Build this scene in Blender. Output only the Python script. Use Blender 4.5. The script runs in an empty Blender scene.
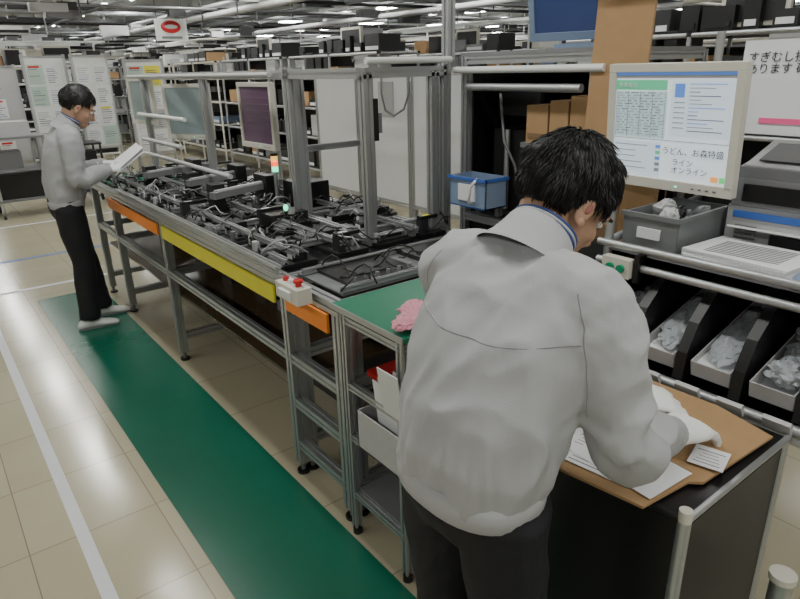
import bpy, math, random
from mathutils import Vector, Matrix, noise
from mathutils.bvhtree import BVHTree
random.seed(7)
SC=bpy.context.scene
V=Vector
# ------------------------------------------------------------------ materials
def mat(name,col,rough=0.5,metal=0.0,var=0.06,scale=8.0,bump=0.0,bscale=60.0,emit=None,alpha=None,trans=0.0):
    m=bpy.data.materials.new(name); m.use_nodes=True; nt=m.node_tree; b=nt.nodes['Principled BSDF']
    b.inputs['Roughness'].default_value=rough; b.inputs['Metallic'].default_value=metal
    tc=nt.nodes.new('ShaderNodeTexCoord'); n=nt.nodes.new('ShaderNodeTexNoise'); n.inputs['Scale'].default_value=scale; n.inputs['Detail'].default_value=4
    nt.links.new(tc.outputs['Object'],n.inputs['Vector'])
    r=nt.nodes.new('ShaderNodeMapRange'); r.inputs['To Min'].default_value=1-var; r.inputs['To Max'].default_value=1+var
    nt.links.new(n.outputs['Fac'],r.inputs['Value'])
    mx=nt.nodes.new('ShaderNodeVectorMath'); mx.operation='SCALE'; mx.inputs[0].default_value=col[:3]
    nt.links.new(r.outputs['Result'],mx.inputs['Scale']); nt.links.new(mx.outputs['Vector'],b.inputs['Base Color'])
    if bump>0:
        n2=nt.nodes.new('ShaderNodeTexNoise'); n2.inputs['Scale'].default_value=bscale; n2.inputs['Detail'].default_value=3
        nt.links.new(tc.outputs['Object'],n2.inputs['Vector'])
        bp=nt.nodes.new('ShaderNodeBump'); bp.inputs['Strength'].default_value=bump; bp.inputs['Distance'].default_value=0.01
        nt.links.new(n2.outputs['Fac'],bp.inputs['Height']); nt.links.new(bp.outputs['Normal'],b.inputs['Normal'])
    if emit: 
        b.inputs['Emission Color'].default_value=(*col[:3],1); b.inputs['Emission Strength'].default_value=emit
    if trans: b.inputs['Transmission Weight'].default_value=trans
    return m
ALU=mat('aluminium',(0.46,0.47,0.48),0.38,0.75)
ALUD=mat('aluminium_dull',(0.26,0.27,0.28),0.45,0.6)
BLACK=mat('black_plastic',(0.008,0.008,0.009),0.4)
BLACKP=mat('black_panel',(0.006,0.006,0.007),0.3)
DGREY=mat('dark_grey_metal',(0.04,0.041,0.043),0.4,0.4,0.2)
MGREY=mat('mid_grey',(0.18,0.18,0.19),0.5)
LGREY=mat('light_grey',(0.45,0.45,0.46),0.5)
WHITE=mat('white_plastic',(0.70,0.71,0.70),0.4)
IVORY=mat('ivory_plastic',(0.62,0.60,0.53),0.45)
PAPER=mat('paper',(0.74,0.75,0.77),0.8,0,0.02)
INK=mat('ink',(0.03,0.03,0.03),0.8)
PINK=mat('pink_paper',(0.85,0.12,0.30),0.8)
RED=mat('red_plastic',(0.55,0.02,0.02),0.4)
YEL=mat('yellow_tape',(0.72,0.66,0.04),0.5)
ORG=mat('orange_tape',(0.85,0.25,0.03),0.5)
BLUE=mat('blue_plastic',(0.04,0.12,0.45),0.4)
BLUEG=mat('blue_grey_plastic',(0.20,0.27,0.40),0.4)
GREENB=mat('green_board',(0.01,0.17,0.09),0.35,0,0.15)
PCB=mat('circuit_green',(0.015,0.07,0.04),0.4,0,0.4,60)
CARD=mat('cardboard',(0.38,0.235,0.115),0.85,0,0.10,20)
CARDD=mat('cardboard_dark',(0.20,0.12,0.06),0.85,0,0.10,20)
BROWN=mat('brown_shelf',(0.09,0.06,0.035),0.25,0,0.2)
BINC=mat('grey_bin',(0.17,0.18,0.185),0.3,0,0.1)
CLEAR=mat('clear_wrap',(0.66,0.70,0.74),0.12,0,0.1,30,0.5,50,trans=.5)
GLED=mat('green_led',(0.1,1.0,0.55),0.4,emit=2)
RLED=mat('red_led',(1.0,0.12,0.05),0.4,emit=2)
YLED=mat('amber_led',(1.0,0.55,0.1),0.4,emit=1.2)
# ------------------------------------------------------------------ builder
class B:
    def __init__(s,name): s.name=name; s.v=[]; s.f=[]; s.mi=[]; s.m=[]; s.sm=[]
    def add(s,vs,fs,m,smooth=False):
        if m not in s.m: s.m.append(m)
        o=len(s.v); s.v+=[tuple(v) for v in vs]; s.f+=[[i+o for i in f] for f in fs]; k=s.m.index(m)
        s.mi+=[k]*len(fs); s.sm+=[smooth]*len(fs)
    def box(s,c,d,m,R=None):
        hx,hy,hz=d[0]/2,d[1]/2,d[2]/2; c=V(c)
        vs=[V((x,y,z)) for x in(-hx,hx) for y in(-hy,hy) for z in(-hz,hz)]
        if R: vs=[R@v for v in vs]
        s.add([c+v for v in vs],[(0,1,3,2),(4,6,7,5),(0,4,5,1),(2,3,7,6),(0,2,6,4),(1,5,7,3)],m)
    def bb(s,x0,x1,y0,y1,z0,z1,m): s.box(((x0+x1)/2,(y0+y1)/2,(z0+z1)/2),(x1-x0,y1-y0,z1-z0),m)
    def frame(s,p1,p2):
        t=(V(p2)-V(p1)).normalized(); r=V((0,0,1)) if abs(t.z)<.9 else V((1,0,0))
        u=t.cross(r).normalized(); w=u.cross(t).normalized(); return t,u,w
    def prof(s,p1,p2,a,m,b=None):   # T-slot extrusion
        b=b or a; t,u,w=s.frame(p1,p2); g=.005; d=.007; A=a/2; Bq=b/2
        pts=[(-A,-Bq),(-g,-Bq),(-g,-Bq+d),(g,-Bq+d),(g,-Bq),(A,-Bq),(A,-g),(A-d,-g),(A-d,g),(A,g),(A,Bq),(g,Bq),(g,Bq-d),(-g,Bq-d),(-g,Bq),(-A,Bq),(-A,g),(-A+d,g),(-A+d,-g),(-A,-g)]
        n=len(pts); vs=[V(p)+u*x+w*y for p in(p1,p2) for x,y in pts]
        s.add(vs,[(i,(i+1)%n,n+(i+1)%n,n+i) for i in range(n)]+[tuple(range(n))[::-1],tuple(range(n,2*n))],m)
    def cyl(s,p1,p2,r,m,seg=12,r2=None):
        t,u,w=s.frame(p1,p2); r2=r if r2 is None else r2
        vs=[V(p)+(u*math.cos(2*math.pi*i/seg)+w*math.sin(2*math.pi*i/seg))*q for p,q in((p1,r),(p2,r2)) for i in range(seg)]
        s.add(vs,[(i,(i+1)%seg,seg+(i+1)%seg,seg+i) for i in range(seg)],m,True)
        s.add(vs,[tuple(range(seg))[::-1],tuple(range(seg,2*seg))],m)
    def tube(s,pts,r,m,seg=8):
        pts=[V(p) for p in pts]; rings=[]
        for i,p in enumerate(pts):
            t=(pts[min(i+1,len(pts)-1)]-pts[max(i-1,0)]).normalized()
            ref=V((0.31,0.17,0.93)); u=t.cross(ref).normalized(); w=u.cross(t)
            rr=r[i] if isinstance(r,(list,tuple)) else r
            rings.append([p+(u*math.cos(2*math.pi*k/seg)+w*math.sin(2*math.pi*k/seg))*rr for k in range(seg)])
        s.rings(rings,m)
    def rings(s,rings,m):
        seg=len(rings[0]); vs=[v for r in rings for v in r]; fs=[]
        for i in range(len(rings)-1):
            fs+=[(i*seg+k,i*seg+(k+1)%seg,(i+1)*seg+(k+1)%seg,(i+1)*seg+k) for k in range(seg)]
        fs+=[tuple(range(seg))[::-1],tuple(range((len(rings)-1)*seg,len(rings)*seg))]
        s.add(vs,fs,m,True)
    def ell(s,c,r,m,R=None,nu=16,nv=10,crumple=0):
        c=V(c); vs=[]; fs=[]
        def pt(x,y,z):
            q=V((x,y,z))
            if crumple:
                k=1+crumple*(noise.noise(q*3+c*40)+.6*noise.noise(q*8+c*90)); q=q*k
            q=V((q.x*r[0],q.y*r[1],q.z*r[2])); return c+(R@q if R else q)
        for j in range(1,nv):
            ph=math.pi*j/nv
            for i in range(nu):
                th=2*math.pi*i/nu; vs.append(pt(math.sin(ph)*math.cos(th),math.sin(ph)*math.sin(th),math.cos(ph)))
        vs.append(pt(0,0,1)); vs.append(pt(0,0,-1)); T=len(vs)-2
        for j in range(nv-2):
            for i in range(nu): fs.append((j*nu+i,(j+1)*nu+i,(j+1)*nu+(i+1)%nu,j*nu+(i+1)%nu))
        for i in range(nu): fs.append((T,i,(i+1)%nu)); fs.append((T+1,(nv-2)*nu+(i+1)%nu,(nv-2)*nu+i))
        s.add(vs,fs,m,crumple==0 or crumple<.2)
    def poly(s,pts,th,m):
        n=len(pts); vs=[V(p) for p in pts]+[V(p)+V((0,0,th)) for p in pts]
        s.add(vs,[(i,(i+1)%n,n+(i+1)%n,n+i) for i in range(n)]+[tuple(range(n))[::-1],tuple(range(n,2*n))],m)
    def mesh(s):
        me=bpy.data.meshes.new(s.name); me.from_pydata(s.v,[],s.f)
        for m in s.m: me.materials.append(m)
        me.polygons.foreach_set('material_index',s.mi); me.polygons.foreach_set('use_smooth',s.sm); me.update(); return me
    def obj(s,parent=None,bevel=0):
        me=s.mesh(); o=bpy.data.objects.new(s.name,me); SC.collection.objects.link(o)
        if parent: o.parent=parent
        if bevel:
            md=o.modifiers.new('bevel','BEVEL'); md.width=bevel; md.segments=2; md.limit_method='ANGLE'
        return o
def RX(a): return Matrix.Rotation(math.radians(a),3,'X')
def RY(a): return Matrix.Rotation(math.radians(a),3,'Y')
def RZ(a): return Matrix.Rotation(math.radians(a),3,'Z')
def text(body,size,M,m,parent=None,name='lettering'):
    c=bpy.data.curves.new(name,'FONT'); c.body=body; c.size=size; c.materials.append(m); c.extrude=.0003
    o=bpy.data.objects.new(name,c); SC.collection.objects.link(o); o.matrix_world=M
    if parent: o.parent=parent
    return o
def MT(p): 
    m=Matrix(((0,0,-1,0),(-1,0,0,0),(0,1,0,0),(0,0,0,1))); return Matrix.Translation(V(p))@m
# ------------------------------------------------------------------ room shell
def room():
    fm=bpy.data.materials.new('vinyl_tile_floor'); fm.use_nodes=True; nt=fm.node_tree; b=nt.nodes['Principled BSDF']
    tc=nt.nodes.new('ShaderNodeTexCoord'); br=nt.nodes.new('ShaderNodeTexBrick'); br.offset=0; br.inputs['Scale'].default_value=1
    br.inputs['Brick Width'].default_value=.45; br.inputs['Row Height'].default_value=.45; br.inputs['Mortar Size'].default_value=.002
    br.inputs['Color1'].default_value=(.47,.43,.31,1); br.inputs['Color2'].default_value=(.43,.39,.275,1); br.inputs['Mortar'].default_value=(.24,.20,.14,1)
    nt.links.new(tc.outputs['Object'],br.inputs['Vector'])
    n=nt.nodes.new('ShaderNodeTexNoise'); n.inputs['Scale'].default_value=1.3; n.inputs['Detail'].default_value=8; nt.links.new(tc.outputs['Object'],n.inputs['Vector'])
    r=nt.nodes.new('ShaderNodeMapRange'); r.inputs['To Min'].default_value=.80; r.inputs['To Max'].default_value=1.12; nt.links.new(n.outputs['Fac'],r.inputs['Value'])
    s=nt.nodes.new('ShaderNodeVectorMath'); s.operation='SCALE'; nt.links.new(br.outputs['Color'],s.inputs[0]); nt.links.new(r.outputs['Result'],s.inputs['Scale'])
    nt.links.new(s.outputs['Vector'],b.inputs['Base Color'])
    r2=nt.nodes.new('ShaderNodeMapRange'); r2.inputs['To Min'].default_value=.08; r2.inputs['To Max'].default_value=.24; nt.links.new(n.outputs['Fac'],r2.inputs['Value']); nt.links.new(r2.outputs['Result'],b.inputs['Roughness'])
    x0,x1,y0,y1,h=-5,30,-4,36,3.1
    f=B('floor'); f.bb(x0,x1,y0,y1,-.1,0,fm); f.obj()
    wm=mat('wall_paint',(.45,.45,.41),.8,bump=.1); cm=mat('ceiling_board',(.33,.34,.31),.85,bump=.2)
    for nme,a in (('wall_left',(x0-.1,x0,y0,y1,0,h)),('wall_right',(x1,x1+.1,y0,y1,0,h)),('wall_front',(x0,x1,y0-.1,y0,0,h)),('wall_back',(x0,x1,y1,y1+.1,0,h)),('ceiling',(x0,x1,y0,y1,h,h+.1))):
        w=B(nme); w.bb(*a,cm if nme=='ceiling' else wm); w.obj()
    tb=B('baseboard_back'); tb.bb(x0,x1,y1-.02,y1,0,.12,DGREY); tb.obj()
    mm=mat('green_mat_rubber',(.004,.105,.062),.25,0,.18,3,.05,30)
    g=B('green_floor_mat'); g.bb(.50,.96,-1.2,5.28,0,.004,mm); g.obj()
    wl=mat('white_line_tape',(.62,.64,.66),.5,0,.1); bl=mat('blue_line_tape',(.06,.13,.40),.5)
    l=B('floor_marking_tape')
    l.bb(.155,.20,-2,12,0,.002,wl); l.bb(.2,3.2,5.62,5.67,0,.002,wl); l.bb(.2,4,6.66,6.71,0,.002,bl); l.bb(-1,4,8.3,8.35,0,.002,wl)
    l.obj()
room()
# ------------------------------------------------------------------ lights
tube=mat('fluorescent_tube',(1,1,.96),.5,emit=36)
fx=B('fluorescent_ceiling_lights')
for X in range(-2,29,3):
    for k in range(-1,14):
        y=k*2.6-.5
        fx.bb(X-.13,X+.13,y,y+1.25,3.02,3.1,WHITE)
        if y>7:
            for dx in(-.06,.06): fx.cyl((X+dx,y+.03,2.98),(X+dx,y+1.22,2.98),.028,tube,8)
fx.obj()
def area(name,loc,sx,sy,w,col=(1,1,.95)):
    L=bpy.data.lights.new(name,'AREA'); L.shape='RECTANGLE'; L.size=sx; L.size_y=sy; L.energy=w; L.color=col
    o=bpy.data.objects.new(name,L); SC.collection.objects.link(o); o.location=loc; return o
for X in (-2,1,4,7): 
    for y in (-1.5,3.2): area('fluorescent_lamp',(X,y,2.96),.22,4.2,54 if X<4 else 42)
for X in (1,4,7,10,13,16):
    for y in (9,15,22): area('fluorescent_lamp',(X+.0,y,2.96),.22,4.5,40)
for X in (10,14): area('fluorescent_lamp',(X,2,2.96),.22,4.5,45)
# ------------------------------------------------------------------ ceiling services
cp=B('overhead_pipework')
for i in range(18):
    x=1.5+i*1.5+random.uniform(-.3,.3); z=random.uniform(2.6,2.92)
    cp.cyl((x,5+random.uniform(0,4),z),(x,35.5,z),random.choice([.025,.04,.05]),random.choice([ALUD,MGREY,DGREY,LGREY]),8)
for i in range(26):
    y=7+i*1.1+random.uniform(-.3,.3); z=random.uniform(2.5,2.9)
    cp.cyl((.5+random.uniform(0,2),y,z),(28,y,z),random.choice([.02,.03,.045]),random.choice([ALUD,MGREY,LGREY,DGREY,BLACK]),8)
for i in range(220):
    x=random.uniform(1,26); y=random.uniform(8,34); cp.cyl((x,y,2.3+random.random()*.3),(x,y,3.1),.012,random.choice([DGREY,MGREY,LGREY]),6)
for i in range(8):
    y=9+i*3.2; cp.bb(1,26,y,y+.25,2.66,2.74,DGREY)
for i in range(190):
    x=random.uniform(1,24); y=random.uniform(9,33); z=random.uniform(2.3,2.6); cp.bb(x,x+random.uniform(.1,.6),y,y+.15,z,z+random.uniform(.03,.18),random.choice([DGREY,BLACK,MGREY,WHITE,DGREY,PAPER,LGREY]))
for x in (4.5,7.5,11): cp.cyl((x,-3.5,2.5),(x,35,2.5),.05,LGREY,10)
for i in range(7): cp.cyl((3.2,-2+i*1.3,2.3+.05*i),(14,-2+i*1.3,2.3+.05*i),.02,LGREY,8)
cp.obj()
# ------------------------------------------------------------------ background racks
boxm=[MGREY,DGREY,BLACK,CARD,BLUEG,LGREY,BINC,WHITE,BLACK,DGREY,BLACK,IVORY,DGREY]
def rack_mesh(seed,L=2.2,D=.6,Hh=1.8):
    random.seed(seed); b=B('parts_rack'); pm=random.choice([IVORY,ALU,WHITE])
    for x in (0,D):
        for y in (0,L/2,L): b.cyl((x,y,0),(x,y,Hh),.018,pm,8); b.cyl((x,y,Hh-.03),(x,y,Hh),.026,BLACK,8)
    for z in (.25,.7,1.1,1.5,Hh-.02):
        for x in (0,D): b.cyl((x,0,z),(x,L,z),.018,pm,8)
        for y in (0,L): b.cyl((0,y,z),(D,y,z),.018,pm,8)
        if z<1.6: b.bb(.02,D-.02,.02,L-.02,z+.012,z+.025,DGREY)
        y=.04
        while y<L-.3:
            w=random.uniform(.10,.34); h=random.uniform(.06,.24 if z>1.6 else .32); d=random.uniform(.3,.52)
            if random.random()<.85: 
                m=random.choice(boxm); b.bb(.04,.04+d,y,min(y+w,L-.02),z+.025,z+.025+h,m); b.bb(.03,.04,y+.02,y+w-.02,z+.04,z+.08,PAPER if random.random()<.5 else m)
                if random.random()<.4: b.cyl((.2,y+.05,z+h),(.2,y+.05,z+h+.12),.01,LGREY,6)
            y+=w+random.uniform(.01,.1)
    if seed%2: b.bb(D-.01,D,.03,L-.03,.3,1.7,DGREY)
    if random.random()<.8:
        b.cyl((-.2,0,Hh+.35),(-.2,L,Hh+.35),.018,pm,8); b.cyl((D,0,Hh),(D,0,Hh+.35),.016,pm,8); b.cyl((D,L,Hh),(D,L,Hh+.35),.016,pm,8)
        b.cyl((D,0,Hh+.35),(-.2,0,Hh+.35),.016,pm,8); b.cyl((D,L,Hh+.35),(-.2,L,Hh+.35),.016,pm,8)
        b.bb(-.24,-.16,.4,L-.4,Hh+.29,Hh+.33,WHITE)
    if random.random()<.5:
        b.bb(.1,.14,.5,.95,Hh+.02,Hh+.30,IVORY); b.bb(.095,.1,.53,.92,Hh+.05,Hh+.27,DGREY)
    return b.mesh()
RM=[rack_mesh(i) for i in range(8)]
random.seed(11)
def rack(x,y,i,rot=0):
    o=bpy.data.objects.new('parts_rack',RM[i%8]); SC.collection.objects.link(o); o.location=(x,y,0); o.rotation_euler[2]=math.radians(rot)
for X in (4.6,6.6,8.6,10.8,13.2,16,19,22):
    y=-1.0
    while y<30:
        az=math.degrees(math.atan2(X,y+1))
        if 4<az<78 and not(X<5 and 3.5<y<6): rack(X,y,random.randrange(8))
        y+=2.45
for y in (12.6,16,19.5,23.5,28):
    rack(3.1,y,random.randrange(8),90)
    if y>13: rack(4.45,y+.8,random.randrange(8),90)
# ------------------------------------------------------------------ notice boards (far left)
def board(name,x0,x1,y,z0,z1,cols,seed,base=PAPER):
    random.seed(seed); b=B(name)
    b.bb(x0,x1,y,y+.03,z0,z1,base)
    for a in (x0,x1): b.prof((a,y+.015,.02),(a,y+.015,z1+.03),.035,ALU); b.bb(a-.02,a+.02,y-.15,y+.18,.0,.03,ALUD)
    for z in (z0,z1): b.prof((x0,y+.015,z),(x1,y+.015,z),.03,ALU)
    w=.19; x=x0+.03
    while x+w<x1:
        z=z0+.04
        while z+.24<z1:
            m=random.choice(cols); b.bb(x,x+w,y-.004,y,z,z+.25,m)
            for k in range(7): b.bb(x+.02,x+.02+random.uniform(.08,.15),y-.006,y-.004,z+.02+k*.028,z+.03+k*.028,random.choice([MGREY,LGREY,BLUEG,LGREY]))
            if random.random()<.3: b.bb(x+.02,x+.15,y-.007,y-.004,z+.21,z+.235,random.choice([RED,ORG,YEL,BLUE]))
            z+=.275
        x+=w+.02
    b.obj()
SHG=mat('pale_green_sheet',(.45,.58,.50),.8)
board('notice_board',1.42,1.92,9.9,.65,1.86,[PAPER,PAPER,PAPER,SHG],1,WHITE)
board('notice_board',1.98,2.42,9.75,.65,1.86,[PAPER,WHITE,SHG],2,WHITE)
board('notice_board',2.42,2.9,8.9,.6,1.78,[YEL,PAPER,LGREY,WHITE,SHG],3,WHITE)
board('notice_board',.75,1.36,10.3,.5,1.75,[LGREY,WHITE,PAPER],4,LGREY)
ct=B('tool_cart')
for x in (.72,1.3):
    for y in (8.8,9.3): ct.cyl((x,y,.08),(x,y,.95),.016,ALU,8); ct.cyl((x-.015,y,.045),(x+.015,y,.045),.045,BLACK,12)
for z in (.2,.55,.93): ct.bb(.7,1.32,8.78,9.32,z,z+.025,MGREY)
ct.bb(.78,1.05,8.9,9.2,.575,.78,MGREY); ct.bb(1.08,1.28,8.9,9.2,.225,.45,BLACK); ct.bb(.8,1.2,8.9,9.2,.955,1.12,LGREY); ct.bb(.74,1.28,8.85,9.25,.225,.5,BLACK)
ct.obj()
ct=B('tool_cart')
for x in (1.5,1.95):
    for y in (8.9,9.3): ct.cyl((x,y,.08),(x,y,.8),.014,DGREY,8); ct.cyl((x-.015,y,.045),(x+.015,y,.045),.045,BLACK,12)
for z in (.2,.5,.78): ct.bb(1.48,1.97,8.88,9.32,z,z+.025,DGREY)
ct.bb(1.55,1.8,8.95,9.2,.225,.42,BLUEG); ct.bb(1.55,1.9,8.95,9.2,.525,.7,BLACK); ct.obj()
sg=B('hanging_sign'); sg.bb(3.75,4.3,11.6,11.62,2.14,2.48,WHITE); sg.ell((4.02,11.59,2.36),(.17,.012,.10),RED); sg.ell((4.02,11.585,2.36),(.12,.012,.04),PAPER); sg.bb(3.85,4.2,11.59,11.6,2.17,2.21,MGREY)
sg.cyl((3.8,11.61,2.48),(3.8,11.61,3.1),.006,DGREY,6); sg.cyl((4.25,11.61,2.48),(4.25,11.61,3.1),.006,DGREY,6); sg.obj()
# ------------------------------------------------------------------ white partitions
pt=B('white_partition')
for y0,y1 in ((3.6,4.35),(4.38,5.15),(5.18,5.95)):
    pt.bb(3.48,3.51,y0+.03,y1-.03,.45,1.55,PAPER)
    for y in (y0+.01,y1-.01): pt.prof((3.495,y,0),(3.495,y,1.6),.04,ALU)
    for z in (.43,1.57): pt.prof((3.495,y0,z),(3.495,y1,z),.04,ALU)
pt.bb(3.47,3.48,4.6,4.82,1.2,1.5,LGREY)
pt.tube([(3.44,4.72,1.6),(3.42,4.70,1.4),(3.40,4.62,1.26),(3.40,4.5,1.22),(3.42,4.38,1.28),(3.44,4.33,1.42),(3.44,4.33,1.58)],.009,MGREY)
pt.obj()
# ------------------------------------------------------------------ assembly line
line=bpy.data.objects.new('assembly_line',None); SC.collection.objects.link(line)
al=B('line_table')
X0,X1=1.0,1.94
for y in (1.68,2.06,3.5,4.55,5.1):
    for x in (X0+.02,X1): 
        al.prof((x,y,.05),(x,y,.84),.045,ALU); al.cyl((x,y,.0),(x,y,.05),.01,ALUD,8); al.cyl((x,y,0),(x,y,.012),.028,BLACK,12)
    if y<2.2:
        x=X0+.066; al.prof((x,y,.05),(x,y,.84),.045,ALU); al.cyl((x,y,0),(x,y,.05),.01,ALUD,8); al.cyl((x,y,0),(x,y,.012),.028,BLACK,12)
    for z in (.15,.55): al.prof((X0+.04,y,z),(X1,y,z),.04,ALU)
for x in (X0+.02,X1):
    al.prof((x,1.66,.862),(x,5.2,.862),.045,ALU)
    al.prof((x,1.68,.55),(x,5.1,.55),.04,ALU)
    al.prof((x,1.68,.15),(x,2.06,.15),.04,ALU); al.prof((x,1.68,.35),(x,2.06,.35),.04,ALU)
for y in (1.68,2.06,2.6,3.1,3.6,4.1,4.6,5.18): al.prof((X0+.04,y,.862),(X1,y,.862),.045,ALU)
al.bb(X0+.04,X1-.02,2.1,5.15,.86,.878,BLACKP)
al.bb(X0+.05,X1-.02,2.1,5.05,.40,.415,BROWN)
al.bb(X0-.012,X0-.002,2.12,3.46,.765,.835,YEL); al.bb(X0-.012,X0-.002,3.54,4.6,.765,.83,ORG); al.bb(X0-.012,X0-.002,1.72,2.02,.765,.835,ORG)
al.prof((X0-.005,2.06,.915),(X0-.005,4.3,.915),.028,ALU)
random.seed(5)
for i in range(16):
    y=2.2+i*.18; 
    if random.random()<.75: al.bb(1.35+random.random()*.2,1.8,y,y+.14,.415,.415+random.uniform(.12,.3),random.choice([BLACK,DGREY,MGREY,BLACK]))
for i in range(10):
    y=2.3+i*.27; al.tube([(1.3,y,.84),(1.32,y+.05,.7),(1.3,y+.12,.66),(1.35,y+.2,.75),(1.4,y+.22,.85)],.008,BLACK,6)
for i in range(7):
    y=2.3+i*.38; al.bb(1.08,1.5,y,y+.22,.7,.86,random.choice([BLACK,DGREY]))
for i in range(5):
    y=2.4+i*.5; al.bb(1.45,1.85,y,y+.32,0.0,.3,random.choice([DGREY,MGREY,BLACK]))
al.obj(parent=line)
gb=B('green_work_board'); gb.bb(.97,1.42,1.27,1.66,.886,.9,GREENB); gb.bb(.965,.97,1.27,1.66,.886,.905,ALU); gb.obj()
sc=B('side_cart')
for x in (.99,1.38):
    for y in (1.30,1.60): sc.prof((x,y,.03),(x,y,.884),.028,ALU); sc.cyl((x,y,0),(x,y,.03),.018,BLACK,10)
for z in (.18,.42,.62,.86):
    for y in (1.3,1.6): sc.prof((.99,y,z),(1.38,y,z),.025,ALU)
    for x in (.99,1.38): sc.prof((x,1.3,z),(x,1.6,z),.025,ALU)
for z in (.18,.42): sc.bb(1.0,1.37,1.31,1.59,z+.013,z+.02,MGREY)
sc.bb(.95,1.12,1.26,1.5,.44,.445,WHITE)
for a in ((.95,.955,1.26,1.5,.44,.58),(1.115,1.12,1.26,1.5,.44,.58),(.95,1.12,1.26,1.265,.44,.58),(.95,1.12,1.495,1.5,.44,.58)): sc.bb(*a,LGREY)
for i in range(6): sc.box((.985+i*.018,1.36,.60),(.003,.15,.22),PAPER,RY(-6+i))
sc.box((.965,1.33,.70),(.004,.1,.16),WHITE,RY(-8))
sc.bb(1.05,1.3,1.4,1.58,.64,.66,RED); sc.bb(1.05,1.3,1.32,1.4,.64,.68,WHITE)
sc.obj()
PKM=mat('pink_wrap',(.72,.30,.38),.35,0,.15,60,.8,150)
pk=B('pink_bubble_wrap'); random.seed(2)
for i in range(7): pk.ell((1.06+random.uniform(-.04,.06),1.36+random.uniform(-.04,.05),.917+random.uniform(0,.012)),(.05,.035,.012),PKM,RZ(random.uniform(0,90))@RY(random.uniform(-8,8)),24,14,.35)
pk.obj()
es=B('emergency_stop_box'); es.bb(.925,.985,1.80,1.96,.855,.915,IVORY)
for y,m in((1.84,RED),(1.89,WHITE),(1.93,RED)): es.cyl((.955,y,.915),(.955,y,.928),.011,m,14)
es.cyl((.955,1.84,.928),(.955,1.84,.938),.017,RED,16); es.bb(.915,.925,1.84,1.92,.87,.9,WHITE); es.obj(bevel=.003)
# ------------------------------------------------------------------ jigs on the line
jg=B('assembly_jigs'); random.seed(21)
def cable(x,y,z,m=BLACK,L=.16,r=.0035):
    a=random.uniform(0,6.28); p=[V((x,y,z))]
    for k in range(6):
        a+=random.uniform(-.9,.9); p.append(p[-1]+V((math.cos(a)*L/5,math.sin(a)*L/5,0))); p[-1].z=max(.885,z+.05*math.sin(k*.6)+random.uniform(-.01,.01))
        p[-1].x=min(max(p[-1].x,1.04),1.92)
    jg.tube(p,r,m,5)
def jig(x,y):
    w=random.uniform(.14,.22); d=random.uniform(.12,.20); z=.879
    jg.bb(x,x+w,y,y+d,z,z+.02,random.choice([BLACK,DGREY,BLACK])); z+=.02
    k=random.random()
    if k<.3:
        jg.prof((x+.02,y+.02,z+.012),(x+.02,y+d-.02,z+.012),.025,ALU); jg.bb(x+.06,x+w-.03,y+.03,y+d-.04,z,z+.03,BLACK); jg.cyl((x+.09,y+d/2,z+.03),(x+.09,y+d/2,z+.06),.012,ALU,10); jg.cyl((x+.09,y+d/2,z+.06),(x+.09,y+d/2,z+.07),.02,BLACK,10)
        jg.bb(x+.059,x+.06,y+.04,y+.08,z+.005,z+.025,WHITE)
    elif k<.6:
        jg.bb(x+.02,x+.06,y+.03,y+.07,z,z+.06,DGREY); jg.bb(x+.02,x+w-.02,y+.035,y+.065,z+.06,z+.075,BLACK); jg.cyl((x+w-.05,y+.05,z+.01),(x+w-.05,y+.05,z+.06),.009,ALU,10); jg.bb(x+.08,x+w-.01,y+.08,y+d,z,z+.006,random.choice([PCB,DGREY,MGREY]))
        for q in range(5): jg.bb(x+.09+q*.018,x+.10+q*.018,y+.09,y+.10+random.random()*.03,z+.006,z+.014,random.choice([BLACK,MGREY,LGREY]))
        jg.bb(x+.04,x+.08,y+.04,y+.06,z+.075,z+.076,random.choice([WHITE,YEL,LGREY]))
    else:
        jg.bb(x+.02,x+w-.02,y+.02,y+d-.02,z,z+.012,DGREY); jg.bb(x+.04,x+w-.04,y+.04,y+d-.04,z+.012,z+.024,BLACK)
        for q in (.03,d-.03):
            for g in (.025,w-.025): jg.cyl((x+g,y+q,z),(x+g,y+q,z+.035),.005,ALU,8)
        jg.bb(x+.01,x+.03,y+.04,y+.07,z,z+.04,random.choice([ALUD,MGREY,LGREY])); jg.bb(x+.06,x+.09,y+.05,y+.07,z+.024,z+.025,random.choice([WHITE,LGREY]))
    for q in range(3): cable(x+random.random()*w,y+random.random()*d,z+.02,random.choice([BLACK,BLACK,BLACK,BLACK,MGREY,LGREY]))
y=2.13
while y<5.0:
    x=1.05
    while x<1.78: jig(x,y); x+=random.uniform(.2,.26)
    y+=random.uniform(.21,.25)
for yy in (2.35,2.9,3.45,4.05): jg.prof((1.05,yy-.03,.915),(1.88,yy-.03,.915),.025,ALU)
for xx in (1.12,1.34,1.72): jg.prof((xx,2.15,.935),(xx,4.9,.935),.022,ALU)
for (x,y,L) in ((1.25,3.3,.5),(1.3,3.8,.5),(1.2,4.3,.5)):
    jg.box((x+.2,y,1.0),(L,.05,.035),MGREY,RZ(18)); jg.box((x+.2,y,1.02),(L*.9,.03,.012),LGREY,RZ(18)); jg.bb(x-.02,x+.05,y-.04,y+.04,.9,1.05,BLACK); jg.bb(x+.3,x+.36,y-.03,y+.13,.9,1.06,BLACK)
jg.ell((1.36,2.68,1.0),(.012,.012,.016),GLED); jg.cyl((1.36,2.68,.89),(1.36,2.68,.985),.008,BLACK,8)
jg.bb(1.30,1.5,2.72,2.85,.9,.96,BLACK); jg.bb(1.62,1.8,3.0,3.2,.9,1.04,BLACK)
jg.cyl((1.58,3.2,.88),(1.58,3.2,1.09),.012,ALU,10)
for z,m in((1.09,GLED),(1.12,RLED),(1.15,YLED)): jg.cyl((1.58,3.2,z),(1.58,3.2,z+.027),.018,m,12)
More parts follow.
